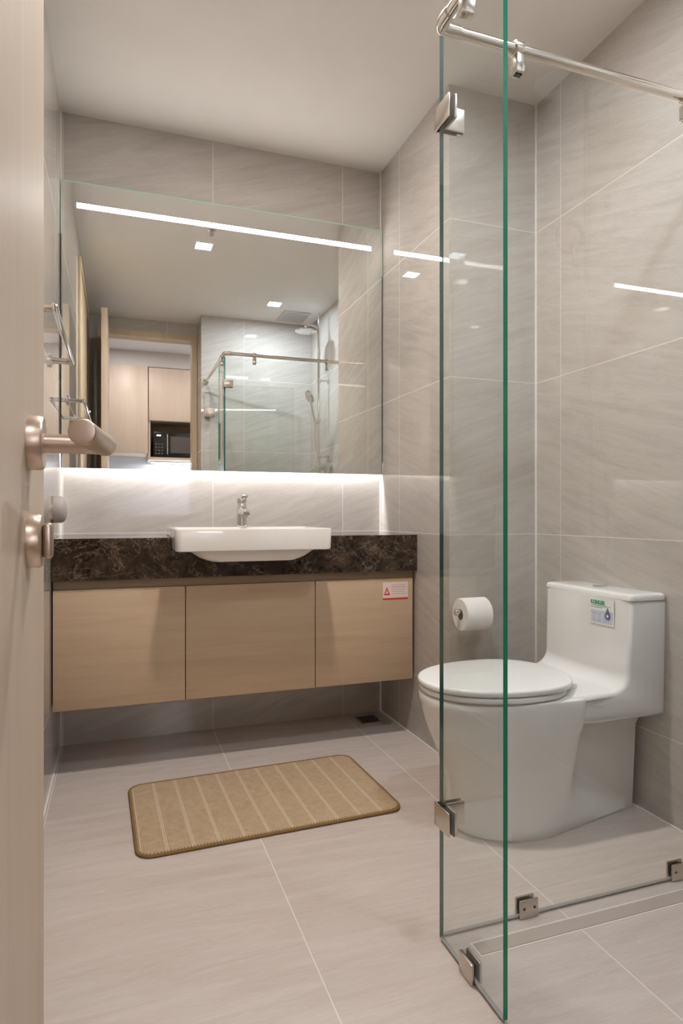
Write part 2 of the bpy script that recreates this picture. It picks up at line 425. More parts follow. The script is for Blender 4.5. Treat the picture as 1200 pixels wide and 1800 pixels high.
# open door leaf, standing along the left wall
LX0, LX1, LY0, LY1 = -.111, -.071, .008, .70
b = MB(); b.box(LX0, LX1, LY0, LY1, .006, 2.245, M['door'], .002)
d1 = struct(b, 'door_1')
def lp(mb, name, parent, label=None):
    o = mb.build(name); o.parent = parent
    if label: o['label'] = label
    return o
HY = .585
b = MB()
b.lathe([(.0001, 0), (.0226, 0), (.0226, .010), (.0212, .012), (.0001, .0125)], (LX1, HY, .939), (1, 0, 0), M['nickel'], 48)
rose = lp(b, 'handle_rose', d1, 'satin nickel round rose')
b = MB(); n0 = Vector((LX1+.0115, HY, .939)); n1 = Vector((-.0115, HY, .939)); g1 = Vector((-.0240, .470, .9362))
b.cyl(n0, n1+Vector((.002, 0, 0)), .0082, M['nickel'])
b.sph(n1, .0095, M['nickel'])
b.cyl(n1, g1, .0094, M['nickel'], bev=.0015)
lp(b, 'lever_handle', d1, 'satin nickel lever handle')
b = MB()
b.lathe([(.0001, 0), (.0222, 0), (.0222, .009), (.021, .0105), (.0001, .0105)], (LX1, HY, .857), (1, 0, 0), M['nickel'], 48)
b.box(LX1+.0105, LX1+.019, HY-.005, HY+.005, .842, .872, M['nickel'], .0035, 3)
lp(b, 'thumb_turn', d1, 'satin nickel thumb turn')
b = MB(); b.box(LX0+.008, LX1-.008, LY1-.001, LY1+.0012, .83, .98, M['steel']); lp(b, 'latch_plate', d1)
for z in (2.05, 1.85, .2):
    b = MB(); b.cyl((LX0-.004, LY0+.002, z-.05), (LX0-.004, LY0+.002, z+.05), .006, M['steel']); lp(b, 'hinge', d1)
b = MB(); b.lathe([(.0001, 0), (.026, 0), (.026, .012), (.0001, .012)], (LX0, HY, .944), (-1, 0, 0), M['nickel'])
b.cyl((LX0-.012, HY, .944), (LX0-.045, HY, .944), .0098, M['nickel']); b.cyl((LX0-.045, HY+.009, .944), (LX0-.045, HY-.12, .944), .0098, M['nickel'], bev=.0015)
lp(b, 'lever_handle', d1, 'satin nickel lever handle on the far side')

# ================================================================== KITCHEN beyond the doorway
KY = -1.19; KH = 2.44
struct(MB().box(-1.0, 1.9, -1.62, YD-.13, -.1, -.002, M['kfloor']), 'floor_kitchen')
struct(MB().box(-1.0, 1.9, -1.62, YD-.122, KH, KH+.08, M['kceil']), 'ceiling_kitchen')
wallbox('wall_kitchen_back', -1.0, 1.9, -1.66, -1.56, 0, KH, M['ksplash'])
wallbox('wall_kitchen_left', -1.1, -1.0, -1.62, YD-.12, 0, KH, M['kwall'])
wallbox('wall_kitchen_right', 1.9, 2.0, -1.62, YD-.12, 0, KH, M['kwall'])
struct(MB().box(-1.0, XL-T, YD-.13, YD-.12, 0, KH, M['kwall']).box(XC+T, 1.9, YD-.13, YD-.12, 0, KH, M['kwall'])
       .box(OX1+.042, XC+T, YD-.13, YD-.122, 0, KH, M['kwall']).box(XL-T, OX0-.045, YD-.13, YD-.122, 0, KH, M['kwall'])
       .box(OX0-.045, OX1+.042, YD-.13, YD-.122, OZ+.045, KH, M['kwall']), 'wall_kitchen_front')
struct(MB().box(-.9, 1.8, -1.56, KY+.01, 2.292, KH, M['kwall']), 'trim_8')
k = thing('wall_cabinet', 'pale wooden kitchen wall cabinet left of the microwave, seen in the mirror', 'cabinet', (-.1, -1.35, 1.455))
part(MB().box(-.43, .262, -1.555, KY+.02, 1.455, 2.288, M['kcab']), 'body', k)
part(MB().box(-.43, -.10, KY+.021, KY+.039, 1.457, 2.286, M['kcab'], .001), 'door', k)
part(MB().box(-.096, .262, KY+.021, KY+.039, 1.457, 2.286, M['kcab'], .001), 'door', k)
k = thing('wall_cabinet', 'pale wooden kitchen cabinet above the microwave niche, seen in the mirror', 'cabinet', (.6, -1.35, 1.40))
part(MB().box(.268, 1.0, -1.555, KY-.005, 1.775, 2.288, M['kcab']).box(.268, .286, -1.555, KY-.005, 1.40, 1.775, M['kcab'])
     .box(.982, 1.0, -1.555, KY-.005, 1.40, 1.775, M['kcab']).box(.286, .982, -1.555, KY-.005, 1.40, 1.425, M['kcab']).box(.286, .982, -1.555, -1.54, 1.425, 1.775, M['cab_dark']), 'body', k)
part(MB().box(.270, 1.0, KY-.004, KY+.012, 1.777, 2.286, M['kcab'], .001), 'door', k)
k = thing('microwave', 'black microwave in the wooden kitchen niche, seen in the mirror', 'microwave', (.56, -1.36, 1.425))
part(MB().box(.315, .80, -1.50, -1.22, 1.43, 1.672, M['black'], .006), 'body', k)
part(MB().box(.43, .795, -1.22, -1.205, 1.435, 1.668, M['black'], .004), 'door', k)
part(MB().box(.475, .75, -1.205, -1.203, 1.47, 1.63, M['window']), 'window', k)
part(MB().cyl((.445, -1.19, 1.455), (.445, -1.19, 1.65), .006, M['polished']).box(.441, .449, -1.205, -1.19, 1.462, 1.47, M['polished']).box(.441, .449, -1.205, -1.19, 1.635, 1.643, M['polished']), 'handle', k, 'shiny vertical handle')
b = MB()
for i in range(3):
    for j in range(4): b.box(.332+i*.028, .350+i*.028, -1.2205, -1.2175, 1.455+j*.03, 1.472+j*.03, M['window'], .001)
part(b, 'keypad', k)
part(MB().box(.345, .385, -1.2205, -1.2185, 1.632, 1.646, M['display']), 'display', k, 'lit clock display')
k = tag(MB().box(-.43, 1.0, -1.555, -1.0, .84, .87, M['white'], .003).build('kitchen_worktop'), 'white kitchen worktop under the wall cabinets, through the doorway', 'worktop')
k = thing('base_cabinet', 'pale wooden kitchen base cabinet under the white worktop', 'cabinet', (.3, -1.3, 0))
part(MB().box(-.43, 1.0, -1.555, -1.03, 0, .84, M['kcab']), 'body', k)
for i in range(3): part(MB().box(-.43+i*.477, .044+i*.477, -1.03, -1.012, .1, .835, M['kcab'], .001), 'door', k)
k = thing('under_cabinet_light', 'slim white light strip under the microwave niche', 'light', (.62, -1.42, 1.39))
part(MB().box(.30, .97, -1.46, -1.38, 1.388, 1.40, M['white']), 'housing', k)
part(MB().box(.305, .965, -1.455, -1.385, 1.386, 1.388, M['klamp']), 'diffuser', k)
for X, lab in ((.05, 'round white downlight on the kitchen ceiling nearer the left'), (1.0, 'round white downlight on the kitchen ceiling nearer the right')):
    k = thing('kitchen_downlight', lab, 'light', (X, -.6, KH), 'downlights on the kitchen ceiling')
    part(MB().lathe([(.11, 0), (.11, -.008), (.095, -.008), (.095, 0), (.11, 0)], (X, -.6, KH), (0, 0, 1), M['white']), 'trim_ring', k)
    part(MB().cyl((X, -.6, KH-.004), (X, -.6, KH-.002), .094, M['klamp']), 'diffuser', k)

# ================================================================== CEILING FITTINGS
def downlight(x, y, mat, label):
    k = thing('downlight', label, 'light', (x, y, H), 'square recessed ceiling downlights')
    s = .052; b = MB()
    for a in ((-s, s, -s, -s+.009), (-s, s, s-.009, s), (-s, -s+.009, -s+.009, s-.009), (s-.009, s, -s+.009, s-.009)):
        b.box(x+a[0], x+a[1], y+a[2], y+a[3], H-.005, H, M['white'])
    part(b, 'frame', k); part(MB().box(x-s+.009, x+s-.009, y-s+.009, y+s-.009, H-.003, H-.0005, mat), 'diffuser', k)
downlight(.454, 1.53, M['lamp_w'], 'square recessed downlight on the ceiling before the vanity, seen in the mirror')
downlight(1.063, .687, M['lamp_c'], 'square recessed downlight on the ceiling over the shower, seen in the mirror')
k = thing('ceiling_vent', 'grey slatted exhaust vent on the ceiling above the shower', 'vent', (1.276, .46, H))
b = MB(); x0, x1, y0, y1 = 1.17, 1.375, .33, .57
for a in ((x0, x1, y0, y0+.015), (x0, x1, y1-.015, y1), (x0, x0+.015, y0+.015, y1-.015), (x1-.015, x1, y0+.015, y1-.015)): b.box(*a, H-.012, H, M['grille'], .002)
part(b, 'frame', k); b = MB()
for i in range(9): b.box(x0+.016, x1-.016, y0+.022+i*.023, y0+.034+i*.023, H-.010, H-.004, M['grille'])
part(b, 'slats', k); part(MB().box(x0+.015, x1-.015, y0+.015, y1-.015, H-.002, H-.0005, M['blackm']), 'duct', k)
b = MB(); b.lathe([(.0001, -.028), (.012, -.028), (.012, -.022), (.006, -.02), (.006, -.006), (.02, -.004), (.02, 0), (.0001, 0)], (.47, 1.743, H), (0, 0, 1), M['steel'], 24)
tag(b.build('sprinkler_head'), 'small metal sprinkler head on the ceiling, seen just below the light band', 'sprinkler')

# ================================================================== MIRROR
k = thing('mirror', 'large frameless backlit mirror across the wall above the vanity', 'mirror', (.447, D, 1.052))
MX0, MX1, MZ0, MZ1 = XL+.002, XR-.002, 1.052, 2.134
b = MB(); b.box(MX0, MX1, MY, MY+.005, MZ0, MZ1, M['edge'])
i = b.mi(M['mirror'])
for f in b.bm.faces:
    if abs(f.normal.y) > .5: f.material_index = i
part(b, 'mirror_glass', k)
part(MB().box(MX0, MX1, MY-.0012, MY-.0001, MZ1-.0035, MZ1, M['bevel']).box(MX1-.0025, MX1, MY-.0012, MY-.0001, 1.93, MZ1-.0035, M['bevel']).box(MX0, MX0+.0025, MY-.0012, MY-.0001, 1.93, MZ1-.0035, M['bevel']).box(MX1-.0025, MX1, MY-.0012, MY-.0001, MZ0, 1.93, M['gasket_gap_shade']).box(MX0, MX0+.0025, MY-.0012, MY-.0001, MZ0, 1.93, M['gasket_gap_shade']), 'edge_and_gap_shade', k, 'pale green glass edge, with black strips painted as shade of the side gaps')  # lower black side strips paint in the shade of the gaps at the walls
part(MB().box(-.15, 1.048, MY-.0006, MY-.0001, 2.036, 2.0545, M['band']), 'light_band', k, 'long white lit band across the mirror')
part(MB().box(MX0+.01, MX1-.01, MY+.0055, D-.0005, 1.10, 2.10, M['white']), 'backing_box', k)
part(MB().box(MX0+.012, MX1-.012, MY+.009, D-.002, 1.096, 1.0995, M['tape']), 'light_tape', k, 'white glow behind the lower edge')

# ================================================================== VANITY
CY = 2.249; CZ0, CZ1 = .658, .797; BX0, BX1 = .172, .703
b = MB()
# top slab with the notch for the basin
for a in ((XL+.001, BX0-.004, CY, D-.001), (BX1+.004, XR-.001, CY, D-.001), (BX0-.004, BX1+.004, 2.505, D-.001)): b.box(*a, CZ1-.02, CZ1, M['marble'])
ap = [(XL+.001, CZ0), (XR-.001, CZ0), (XR-.001, CZ1-.0005), (BX1+.004, CZ1-.0005), (BX1+.004, .752), (.655, .752), (.60, .72), (.56, .708), (.31, .708), (.27, .72), (.215, .752), (BX0-.004, .752), (BX0-.004, CZ1-.0005), (XL+.001, CZ1-.0005)]
b.prism(ap, 'Y', CY-.0005, CY+.02, M['marble'])
tag(b.build('vanity_worktop'), 'dark brown veined marble vanity top holding the white basin', 'worktop')
k = thing('vanity_cabinet', 'wall-hung pale wooden vanity cabinet with three doors under the marble top', 'cabinet', (.447, 2.44, .231))
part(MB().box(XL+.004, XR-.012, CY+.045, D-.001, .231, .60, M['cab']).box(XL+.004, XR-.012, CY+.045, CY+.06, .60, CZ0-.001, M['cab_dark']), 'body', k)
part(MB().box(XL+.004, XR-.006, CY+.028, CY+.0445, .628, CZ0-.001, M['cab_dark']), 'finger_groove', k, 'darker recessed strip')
DY0, DY1 = 2.264, 2.282
part(MB().box(-.2035, .2172, DY0, DY1, .231, .627, M['cab'], .0012), 'door', k)
part(MB().box(.2202, .6892, DY0, DY1, .231, .627, M['cab'], .0012), 'door', k)
part(MB().box(.6922, 1.0905, DY0, DY1, .231, .627, M['cab'], .0012), 'door', k)
# warning sticker on the right-hand door
k = thing('warning_sticker', 'small warning label with red triangle and red bar on the right vanity door', 'sticker', (1.02, DY0, .54))
SX0, SX1, SZ0, SZ1 = .963, 1.070, .545, .613; y = DY0-.0003
part(MB().box(SX0, SX1, y, DY0, SZ0, SZ1, M['label']), 'paper', k)
b = MB(); b.prism([(SX0+.004, SZ0+.018), (SX0+.030, SZ0+.018), (SX0+.017, SZ0+.050)], 'Y', y-.0003, y, M['red'])
b.prism([(SX0+.011, SZ0+.024), (SX0+.023, SZ0+.024), (SX0+.017, SZ0+.040)], 'Y', y-.0005, y-.0003, M['label'])
b.box(SX0+.0162, SX0+.0178, y-.0007, y-.0005, SZ0+.028, SZ0+.037, M['red'])
b.box(SX0, SX1, y-.0004, y, SZ0, SZ0+.007, M['red']); part(b, 'red_print', k)
b = MB()
for j, (l, h) in enumerate(((.058, .0022), (.062, .0030), (.060, .0022), (.052, .0018), (.060, .0018))):
    x = SX0+.037
    while x < SX0+.037+l:
        wd = random.uniform(.004, .012); b.box(x, min(x+wd, SX0+.037+l), y-.0004, y, SZ0+.056-j*.0085, SZ0+.056-j*.0085+h, M['greyink']); x += wd+.0016
part(b, 'small_print', k)

# basin
k = thing('wash_basin', 'white ceramic semi-recessed wash basin set in the dark marble top', 'basin', (.437, 2.30, .71))
def rr3(x0, x1, y0, y1, r, z, n=8): return [(x, y, z) for x, y in rrect(x0, x1, y0, y1, r, n)]
b = MB(); Y0, Y1 = 2.10, 2.50; cx = (BX0+BX1)/2
R = []
R.append(rr3(cx-.125, cx+.125, Y0+.045, Y1-.10, .03, .7165))
R.append(rr3(cx-.150, cx+.150, Y0+.036, Y1-.09, .035, .7185))
R.append(rr3(cx-.185, cx+.185, Y0+.030, Y1-.07, .04, .732))
R.append(rr3(cx-.215, cx+.215, Y0+.026, Y1-.05, .04, .7525))
R.append(rr3(cx-.218, cx+.218, Y0+.024, Y1-.05, .04, .7545))
R.append(rr3(BX0+.006, BX1-.006, Y0+.006, Y1-.006, .02, .7545))
R.append(rr3(BX0+.001, BX1-.001, Y0+.001, Y1-.001, .022, .757))
R.append(rr3(BX0, BX1, Y0, Y1, .022, .762))
R.append(rr3(BX0-.002, BX1+.002, Y0-.001, Y1, .022, .823))
R.append(rr3(BX0-.001, BX1+.001, Y0, Y1, .022, .8275))
R.append(rr3(BX0+.003, BX1-.003, Y0+.004, Y1-.004, .020, .8295))
R.append(rr3(BX0+.014, BX1-.014, Y0+.014, Y1-.10, .018, .829))
R.append(rr3(BX0+.018, BX1-.018, Y0+.018, Y1-.104, .018, .824))
R.append(rr3(BX0+.030, BX1-.030, Y0+.030, Y1-.112, .03, .775))
R.append(rr3(BX0+.075, BX1-.075, Y0+.060, Y1-.13, .05, .742))
R.append(rr3(cx-.05, cx+.05, Y0+.13, Y1-.20, .04, .736))
b.loft(R, M['basin']); part(b, 'bowl', k)
part(MB().lathe([(.0001, 0), (.023, 0), (.021, .003), (.0001, .003)], (cx, 2.25, .7365), (0, 0, 1), M['chrome']), 'drain', k, 'chrome drain')
# faucet
fx, fy, fz = .449, 2.452, .8296
k = thing('faucet', 'chrome single-lever mixer tap standing on the back of the basin', 'tap', (fx, fy, fz))
b = MB(); b.lathe([(.0001, 0), (.0245, 0), (.0245, .003), (.0205, .006), (.0200, .052), (.0200, .086), (.0190, .088), (.0001, .088)], (fx, fy, fz), (0, 0, 1), M['chrome'])
part(b, 'body', k)
b = MB(); b.loft([[(fx-w_, yy, zz-h_), (fx+w_, yy, zz-h_), (fx+w_*1.05, yy, zz), (fx+w_*.7, yy, zz+h_), (fx-w_*.7, yy, zz+h_), (fx-w_*1.05, yy, zz)] for yy, zz, w_, h_ in ((fy-.006, fz+.060, .0165, .015), (fy-.05, fz+.062, .0155, .012), (fy-.092, fz+.055, .0145, .0095), (fy-.10, fz+.051, .012, .007))], M['chrome'])
b.cyl((fx, fy-.086, fz+.050), (fx, fy-.086, fz+.036), .0095, M['chrome']); part(b, 'spout', k)
b = MB(); b.lathe([(.0205, 0), (.021, .004), (.0205, .018), (.0001, .020)], (fx, fy, fz+.090), (0, 0, 1), M['chrome'])
b.box(fx-.0125, fx+.0125, fy-.075, fy+.01, fz+.106, fz+.113, M['chrome'], .003, rot=Matrix.Rotation(-.22, 3, 'X'))
part(b, 'lever', k)

# small round cover on the left wall
k = thing('wall_box', 'small round greige box on the left wall above the end of the marble top', 'box', (XL, 2.29, .893))
part(MB().lathe([(.0001, 0), (.041, 0), (.044, .004), (.044, .026), (.042, .034), (.036, .040), (.022, .044), (.0001, .0455)], (XL, 2.29, .893), (1, 0, 0), M['greige'], 48), 'cover', k)
part(MB().lathe([(.0445, 0), (.0445, .006), (.0432, .006), (.0432, 0), (.0445, 0)], (XL, 2.29, .893), (1, 0, 0), M['steel'], 48), 'ring', k)

# towel bar
k = thing('towel_bar', 'chrome towel bar on two posts on the left wall beside the mirror', 'towel rack', (XL, 1.93, 1.366))
bz = 1.368
for yy in (1.655, 2.215):
    part(MB().lathe([(.0001, 0), (.023, 0), (.023, .006), (.010, .010), (.009, .058), (.0001, .060)], (XL, yy, bz), (1, 0, 0), M['chrome'], 32), 'post', k)
part(MB().cyl((-.143, 1.63, bz), (-.143, 2.235, bz), .0075, M['chrome'], bev=.002), 'bar', k)

# ================================================================== FLOOR THINGS
# mat
mc = Vector((.4125, 1.926, 0)); ang = .034
k = thing('bath_mat', 'striped brown woven mat with stitched edge on the floor before the vanity', 'mat', tuple(mc), rotz=ang)
hx, hy = .378, .229
b = MB(); b.prism(rrect(-hx+.004, hx-.004, -hy+.004, hy-.004, .038, 10), 'Z', .0005, .0085, M['jute'], .002)
# gentle unevenness of the pile
o = b.build('weave'); o.parent = k
pl = rrect(-hx+.003, hx-.003, -hy+.003, hy-.003, .04, 6)
b = MB(); b.tube([(x, y_, .0052) for x, y_ in pl], .0046, M['binding'], 10, True, 1)
# stitches
per = []; L = len(pl)
for i in range(L):
    p, q = Vector(pl[i]), Vector(pl[(i+1) % L]); d = (q-p).length; n_ = max(1, int(round(d/.0085)))
    for j in range(n_): per.append((p.lerp(q, j/n_), (q-p).normalized()))
for p, t in per:
    nn = Vector((-t.y, t.x)); a = p-nn*.001+nn*.0; c = p+nn*.0075
    b.cyl((a.x, a.y, .0096), (c.x, c.y, .0088), .0013, M['binding'], n=6)
o = b.build('edge_binding'); o.parent = k; o['label'] = 'darker brown stitched edge'

k = thing('floor_drain', 'small dark square floor drain in the corner under the vanity', 'drain', (1.005, 2.52, 0))
b = MB(); x0, x1, y0, y1 = .955, 1.052, 2.470, 2.567
for a in ((x0, x1, y0, y0+.008), (x0, x1, y1-.008, y1), (x0, x0+.008, y0+.008, y1-.008), (x1-.008, x1, y0+.008, y1-.008)): b.box(*a, 0, .003, M['steel'])
part(b, 'frame', k); part(MB().box(x0+.008, x1-.008, y0+.008, y1-.008, 0.0002, .0012, M['black']), 'sump', k)
b = MB()
for i in range(6): b.box(x0+.008, x1-.008, y0+.0165+i*.0125, y0+.0205+i*.0125, .0013, .0026, M['window'])
part(b, 'grate', k)
k = thing('linear_drain', 'long narrow channel drain in the shower floor along the glass', 'drain', (1.06, 1.118, 0))
part(MB().box(.680, XC-.01, 1.096, 1.098, 0, .001, M['caulk']).box(.680, XC-.01, 1.136, 1.138, 0, .001, M['caulk']).box(.678, .680, 1.096, 1.138, 0, .001, M['caulk']), 'frame', k)
part(MB().box(.683, XC-.01, 1.101, 1.133, 0.0001, .0009, M['drain']), 'cover', k)

# ================================================================== SHOWER SCREEN
GT = .009; GZ = 1.866
def pane(x0, x1, y0, y1, z0, z1, nrm):
    b = MB(); b.box(x0, x1, y0, y1, z0, z1, M['edge']); i = b.mi(M['glass'])
    b.mi(M['edge_d']); b.mi(M['seal']); b.mi(M['edge_l'])
    for f in b.bm.faces:
        n_ = f.normal
        if abs(n_['XYZ'.index(nrm)]) > .5 or n_.z > .5: f.material_index = i
        elif n_.z < -.5: f.material_index = b.mi(M['seal'])
        elif n_.y > .5: f.material_index = b.mi(M['edge_d'])
        elif abs(n_.x) > .5: f.material_index = b.mi(M['edge_l'])
    return b
g = thing('glass_screen', 'clear fixed glass panel between the shower and the toilet', 'shower screen', (1.05, YQ, 0))
part(pane(XP+.006, XC-.002, YQ-GT/2, YQ+GT/2, .006, GZ, 'Y'), 'glass_pane', g)
def floor_clamp(c, along, parent):
    cx_, cy_ = c; b = MB(); wdt, ht, off = .0235, .041, GT/2
    for sgn in (-1, 1):
        if along == 'X':
            a, e = sorted((cy_+sgn*(off+.0008), cy_+sgn*(off+.0062))); b.box(cx_-wdt, cx_+wdt, a, e, .001, ht, M['steel'], .002)
            a, e = sorted((cy_+sgn*off, cy_+sgn*(off+.0009))); b.box(cx_-wdt+.005, cx_+wdt-.005, a, e, .006, ht-.006, M['gasket_gap_shade'])
        else:
            a, e = sorted((cx_+sgn*(off+.0012), cx_+sgn*(off+.0072))); b.box(a, e, cy_-wdt, cy_+wdt, .001, ht, M['steel'], .002)
            a, e = sorted((cx_+sgn*off, cx_+sgn*(off+.0014))); b.box(a, e, cy_-wdt+.001, cy_+wdt-.001, .002, ht-.001, M['gasket_gap_shade'])
    o = part(b, 'floor_clamp', parent, 'brushed steel clamp')
    b = MB()
    for t in (-.013, .013):
        if along == 'X': b.cyl((cx_+t, cy_-off-.0067, .023), (cx_+t, cy_-off-.0060, .023), .0030, M['blackm'], n=16)
        else: b.cyl((cx_+off+.0070, cy_+t, .028), (cx_+off+.0076, cy_+t, .028), .0032, M['blackm'], n=16)
    part(b, 'screw', o)
floor_clamp((.841, YQ), 'X', g); floor_clamp((1.268, YQ), 'X', g)
for xx in (.817, 1.30):
    b = MB(); b.box(xx-.010, xx+.010, YQ-.014, YQ+.014, GZ-.032, GZ+.006, M['polished'], .002).box(xx-.009, xx+.009, YQ-.0055, YQ+.0055, GZ-.034, GZ+.004, M['gasket_gap_shade'])
    b.cyl((xx-.010, YQ, 1.889), (xx+.010, YQ, 1.889), .0165, M['polished'], bev=.001)
    part(b, 'rail_clip', g, 'polished steel clip')
g2 = thing('glass_screen', 'narrow clear glass panel with bright green edge nearest the viewer', 'shower screen', (XP, 1.06, 0))
part(pane(XP-GT/2, XP+GT/2, YE, YQ-GT/2-.003, .006, GZ, 'X'), 'glass_pane', g2)
floor_clamp((XP, 1.055), 'Y', g2)
for zz in (1.698, .256):
    b = MB(); h_ = .024
    # plates of the corner clamp lie on both panes
    b.box(XP-.0080, XP-.0045, YQ-.052, YQ+.0095, zz-h_, zz+h_, M['steel'], .0015)
    b.box(XP-.0080, XP+.052, YQ+.0045, YQ+.0085, zz-h_, zz+h_, M['steel'], .0015)
    b.box(XP+.0057, XP+.0117, YQ-.052, YQ-.0057, zz-h_, zz+h_, M['steel'], .0015)
    b.box(XP+.0057, XP+.052, YQ-.0117, YQ-.0057, zz-h_, zz+h_, M['steel'], .0015)
    b.box(XP+.0045, XP+.0057, YQ-.051, YQ-.006, zz-h_-.001, zz+h_-.001, M['gasket_gap_shade'])
    b.box(XP+.006, XP+.051, YQ-.0057, YQ-.0046, zz-h_-.001, zz+h_-.001, M['gasket_gap_shade'])
    part(b, 'corner_clamp', g2, 'brushed steel corner clamp')
b = MB(); b.box(XP-.014, XP+.014, 1.058, 1.078, GZ-.032, GZ+.006, M['polished'], .002); b.cyl((XP, 1.058, 1.889), (XP, 1.078, 1.889), .0165, M['polished'], bev=.001)
part(b, 'rail_clip', g2, 'polished steel clip')
k = thing('support_rail', 'polished steel rail running round the top of the glass shower screens', 'rail', (XP, YQ, 1.889))
b = MB(); b.cyl((XP+.03, YQ, 1.889), (XC-.012, YQ, 1.889), .0112, M['polished']); part(b, 'rail_tube', k)
b = MB(); b.cyl((XP, YQ-.03, 1.889), (XP, YS+.012, 1.889), .0112, M['polished']); part(b, 'rail_tube', k)
b = MB(); b.tube([(XP+.045, YQ, 1.889), (XP+.02, YQ, 1.889), (XP+.004, YQ-.004, 1.889), (XP, YQ-.02, 1.889), (XP, YQ-.045, 1.889)], .0140, M['polished'])
part(b, 'elbow', k)
part(MB().lathe([(.0001, 0), (.022, 0), (.022, .006), (.014, .012), (.0001, .012)], (XC, YQ, 1.889), (-1, 0, 0), M['polished']), 'wall_flange', k)
part(MB().lathe([(.0001, 0), (.022, 0), (.022, .006), (.014, .012), (.0001, .012)], (XP, YS, 1.889), (0, 1, 0), M['polished']), 'wall_flange', k)
# glass door swung inward along the shower wall
th = math.radians(8)
k = thing('shower_door', 'clear glass shower door standing open along the shower end wall', 'shower door', (XP+.012, .285, 0), rotz=th)
b = MB(); b.box(.01, .655, -.004, .004, .012, 1.86, M['edge']); i = b.mi(M['glass'])
for f in b.bm.faces:
    if abs(f.normal.y) > .5: f.material_index = i
o = b.build('glass_pane'); o.parent = k
for zz in (1.65, .25):
    b = MB(); b.box(-.018, .05, .0045, .011, zz-.035, zz+.035, M['steel'], .002).box(-.018, .05, -.011, -.0045, zz-.035, zz+.035, M['steel'], .002).cyl((-.012, 0, zz-.034), (-.012, 0, zz+.034), .009, M['chrome'])
    b.box(-.026, -.010, -.030, -.002, zz-.035, zz+.035, M['steel'], .002)
    o = b.build('hinge'); o.parent = k; o['label'] = 'steel hinge'
b = MB(); b.cyl((.60, -.030, 1.0), (.60, .030, 1.0), .008, M['chrome']).lathe([(.0001, 0), (.017, 0), (.019, .004), (.019, .018), (.0001, .020)], (.60, .014, 1.0), (0, 1, 0), M['chrome'])
b.lathe([(.0001, 0), (.017, 0), (.019, .004), (.019, .014), (.0001, .016)], (.60, -.014, 1.0), (0, -1, 0), M['chrome'])
o = b.build('knob'); o.parent = k

# shower column
sx, sy = 1.391, .713
k = thing('shower_column', 'chrome shower column with round overhead rose and hand shower on the wall', 'shower', (XC, sy, 1.2))
part(MB().cyl((sx, sy, 1.235), (sx, sy, 2.24), .0105, M['chrome']), 'riser_pipe', k)
b = MB(); b.tube([(sx, sy, 2.22), (sx-.006, sy, 2.252), (sx-.035, sy, 2.262), (sx-.075, sy, 2.262), (sx-.095, sy, 2.255), (sx-.10, sy, 2.235)], .0095, M['chrome']); b.cyl((sx, sy, 2.24), (sx, sy, 2.36), .006, M['chrome'])
part(b, 'arm', k)
b = MB(); b.lathe([(.0001, .022), (.013, .020), (.016, .010), (.074, .006), (.078, 0), (.074, -.004), (.0001, -.005)], (sx-.10, sy, 2.215), (0, 0, 1), M['chrome'], 48); part(b, 'overhead_rose', k)
for zz in (1.86, 1.30):
    part(MB().cyl((sx, sy, zz), (XC-.002, sy, zz), .008, M['chrome']).lathe([(.0001, 0), (.022, 0), (.022, .006), (.011, .010), (.0001, .010)], (XC, sy, zz), (-1, 0, 0), M['chrome']).cyl((sx, sy, zz-.014), (sx, sy, zz+.014), .016, M['chrome'], bev=.002), 'wall_bracket', k)
b = MB(); b.cyl((sx, sy-.03, 1.56), (sx, sy+.03, 1.56), .012, M['chrome'], bev=.002).cyl((sx, sy, 1.54), (sx, sy, 1.58), .017, M['chrome'], bev=.002).cyl((sx-.03, sy+.01, 1.555), (sx, sy+.01, 1.56), .010, M['chrome']); part(b, 'slider', k)
b = MB(); hc = Vector((sx-.075, sy+.01, 1.735)); b.tube([(sx-.028, sy+.01, 1.555), (sx-.045, sy+.01, 1.62), (sx-.060, sy+.01, 1.69), (sx-.066, sy+.01, 1.725)], .010, M['chrome'])
b.lathe([(.0001, .018), (.03, .016), (.050, .006), (.052, 0), (.046, -.006), (.0001, -.007)], hc, (.86, -.15, .5), M['chrome'], 40)
o = part(b, 'hand_shower', k); part(MB().lathe([(.0001, 0), (.040, 0), (.040, .001), (.0001, .001)], hc+Vector((-.86, .15, -.5))*.0085, (.86, -.15, .5), M['grille'], 40), 'spray_face', o)
b = MB(); b.tube([(sx-.028, sy+.01, 1.553), (sx-.035, sy+.03, 1.40), (sx-.02, sy+.07, 1.15), (sx, sy+.09, .85), (sx+.01, sy+.06, .72), (sx+.01, sy+.02, .80), (sx+.012, sy, 1.0), (sx+.012, sy, 1.19)], .006, M['polished'], 10); part(b, 'hose', k)
b = MB(); b.cyl((sx+.012, sy-.13, 1.215), (sx+.012, sy+.13, 1.215), .021, M['chrome'], bev=.003)
for s_ in (-.075, .075): b.cyl((sx+.012, sy+s_, 1.215), (XC-.002, sy+s_, 1.215), .013, M['chrome']); b.lathe([(.0001, 0), (.03, 0), (.03, .006), (.0001, .010)], (XC, sy+s_, 1.215), (-1, 0, 0), M['chrome'])
b.cyl((sx+.01, sy, 1.215), (sx, sy, 1.245), .014, M['chrome']); mx = part(b, 'mixer', k)
for s_ in (-1, 1): part(MB().cyl((sx+.012, sy+s_*.132, 1.215), (sx+.012, sy+s_*.17, 1.215), .024, M['chrome'], bev=.004), 'knob', mx)

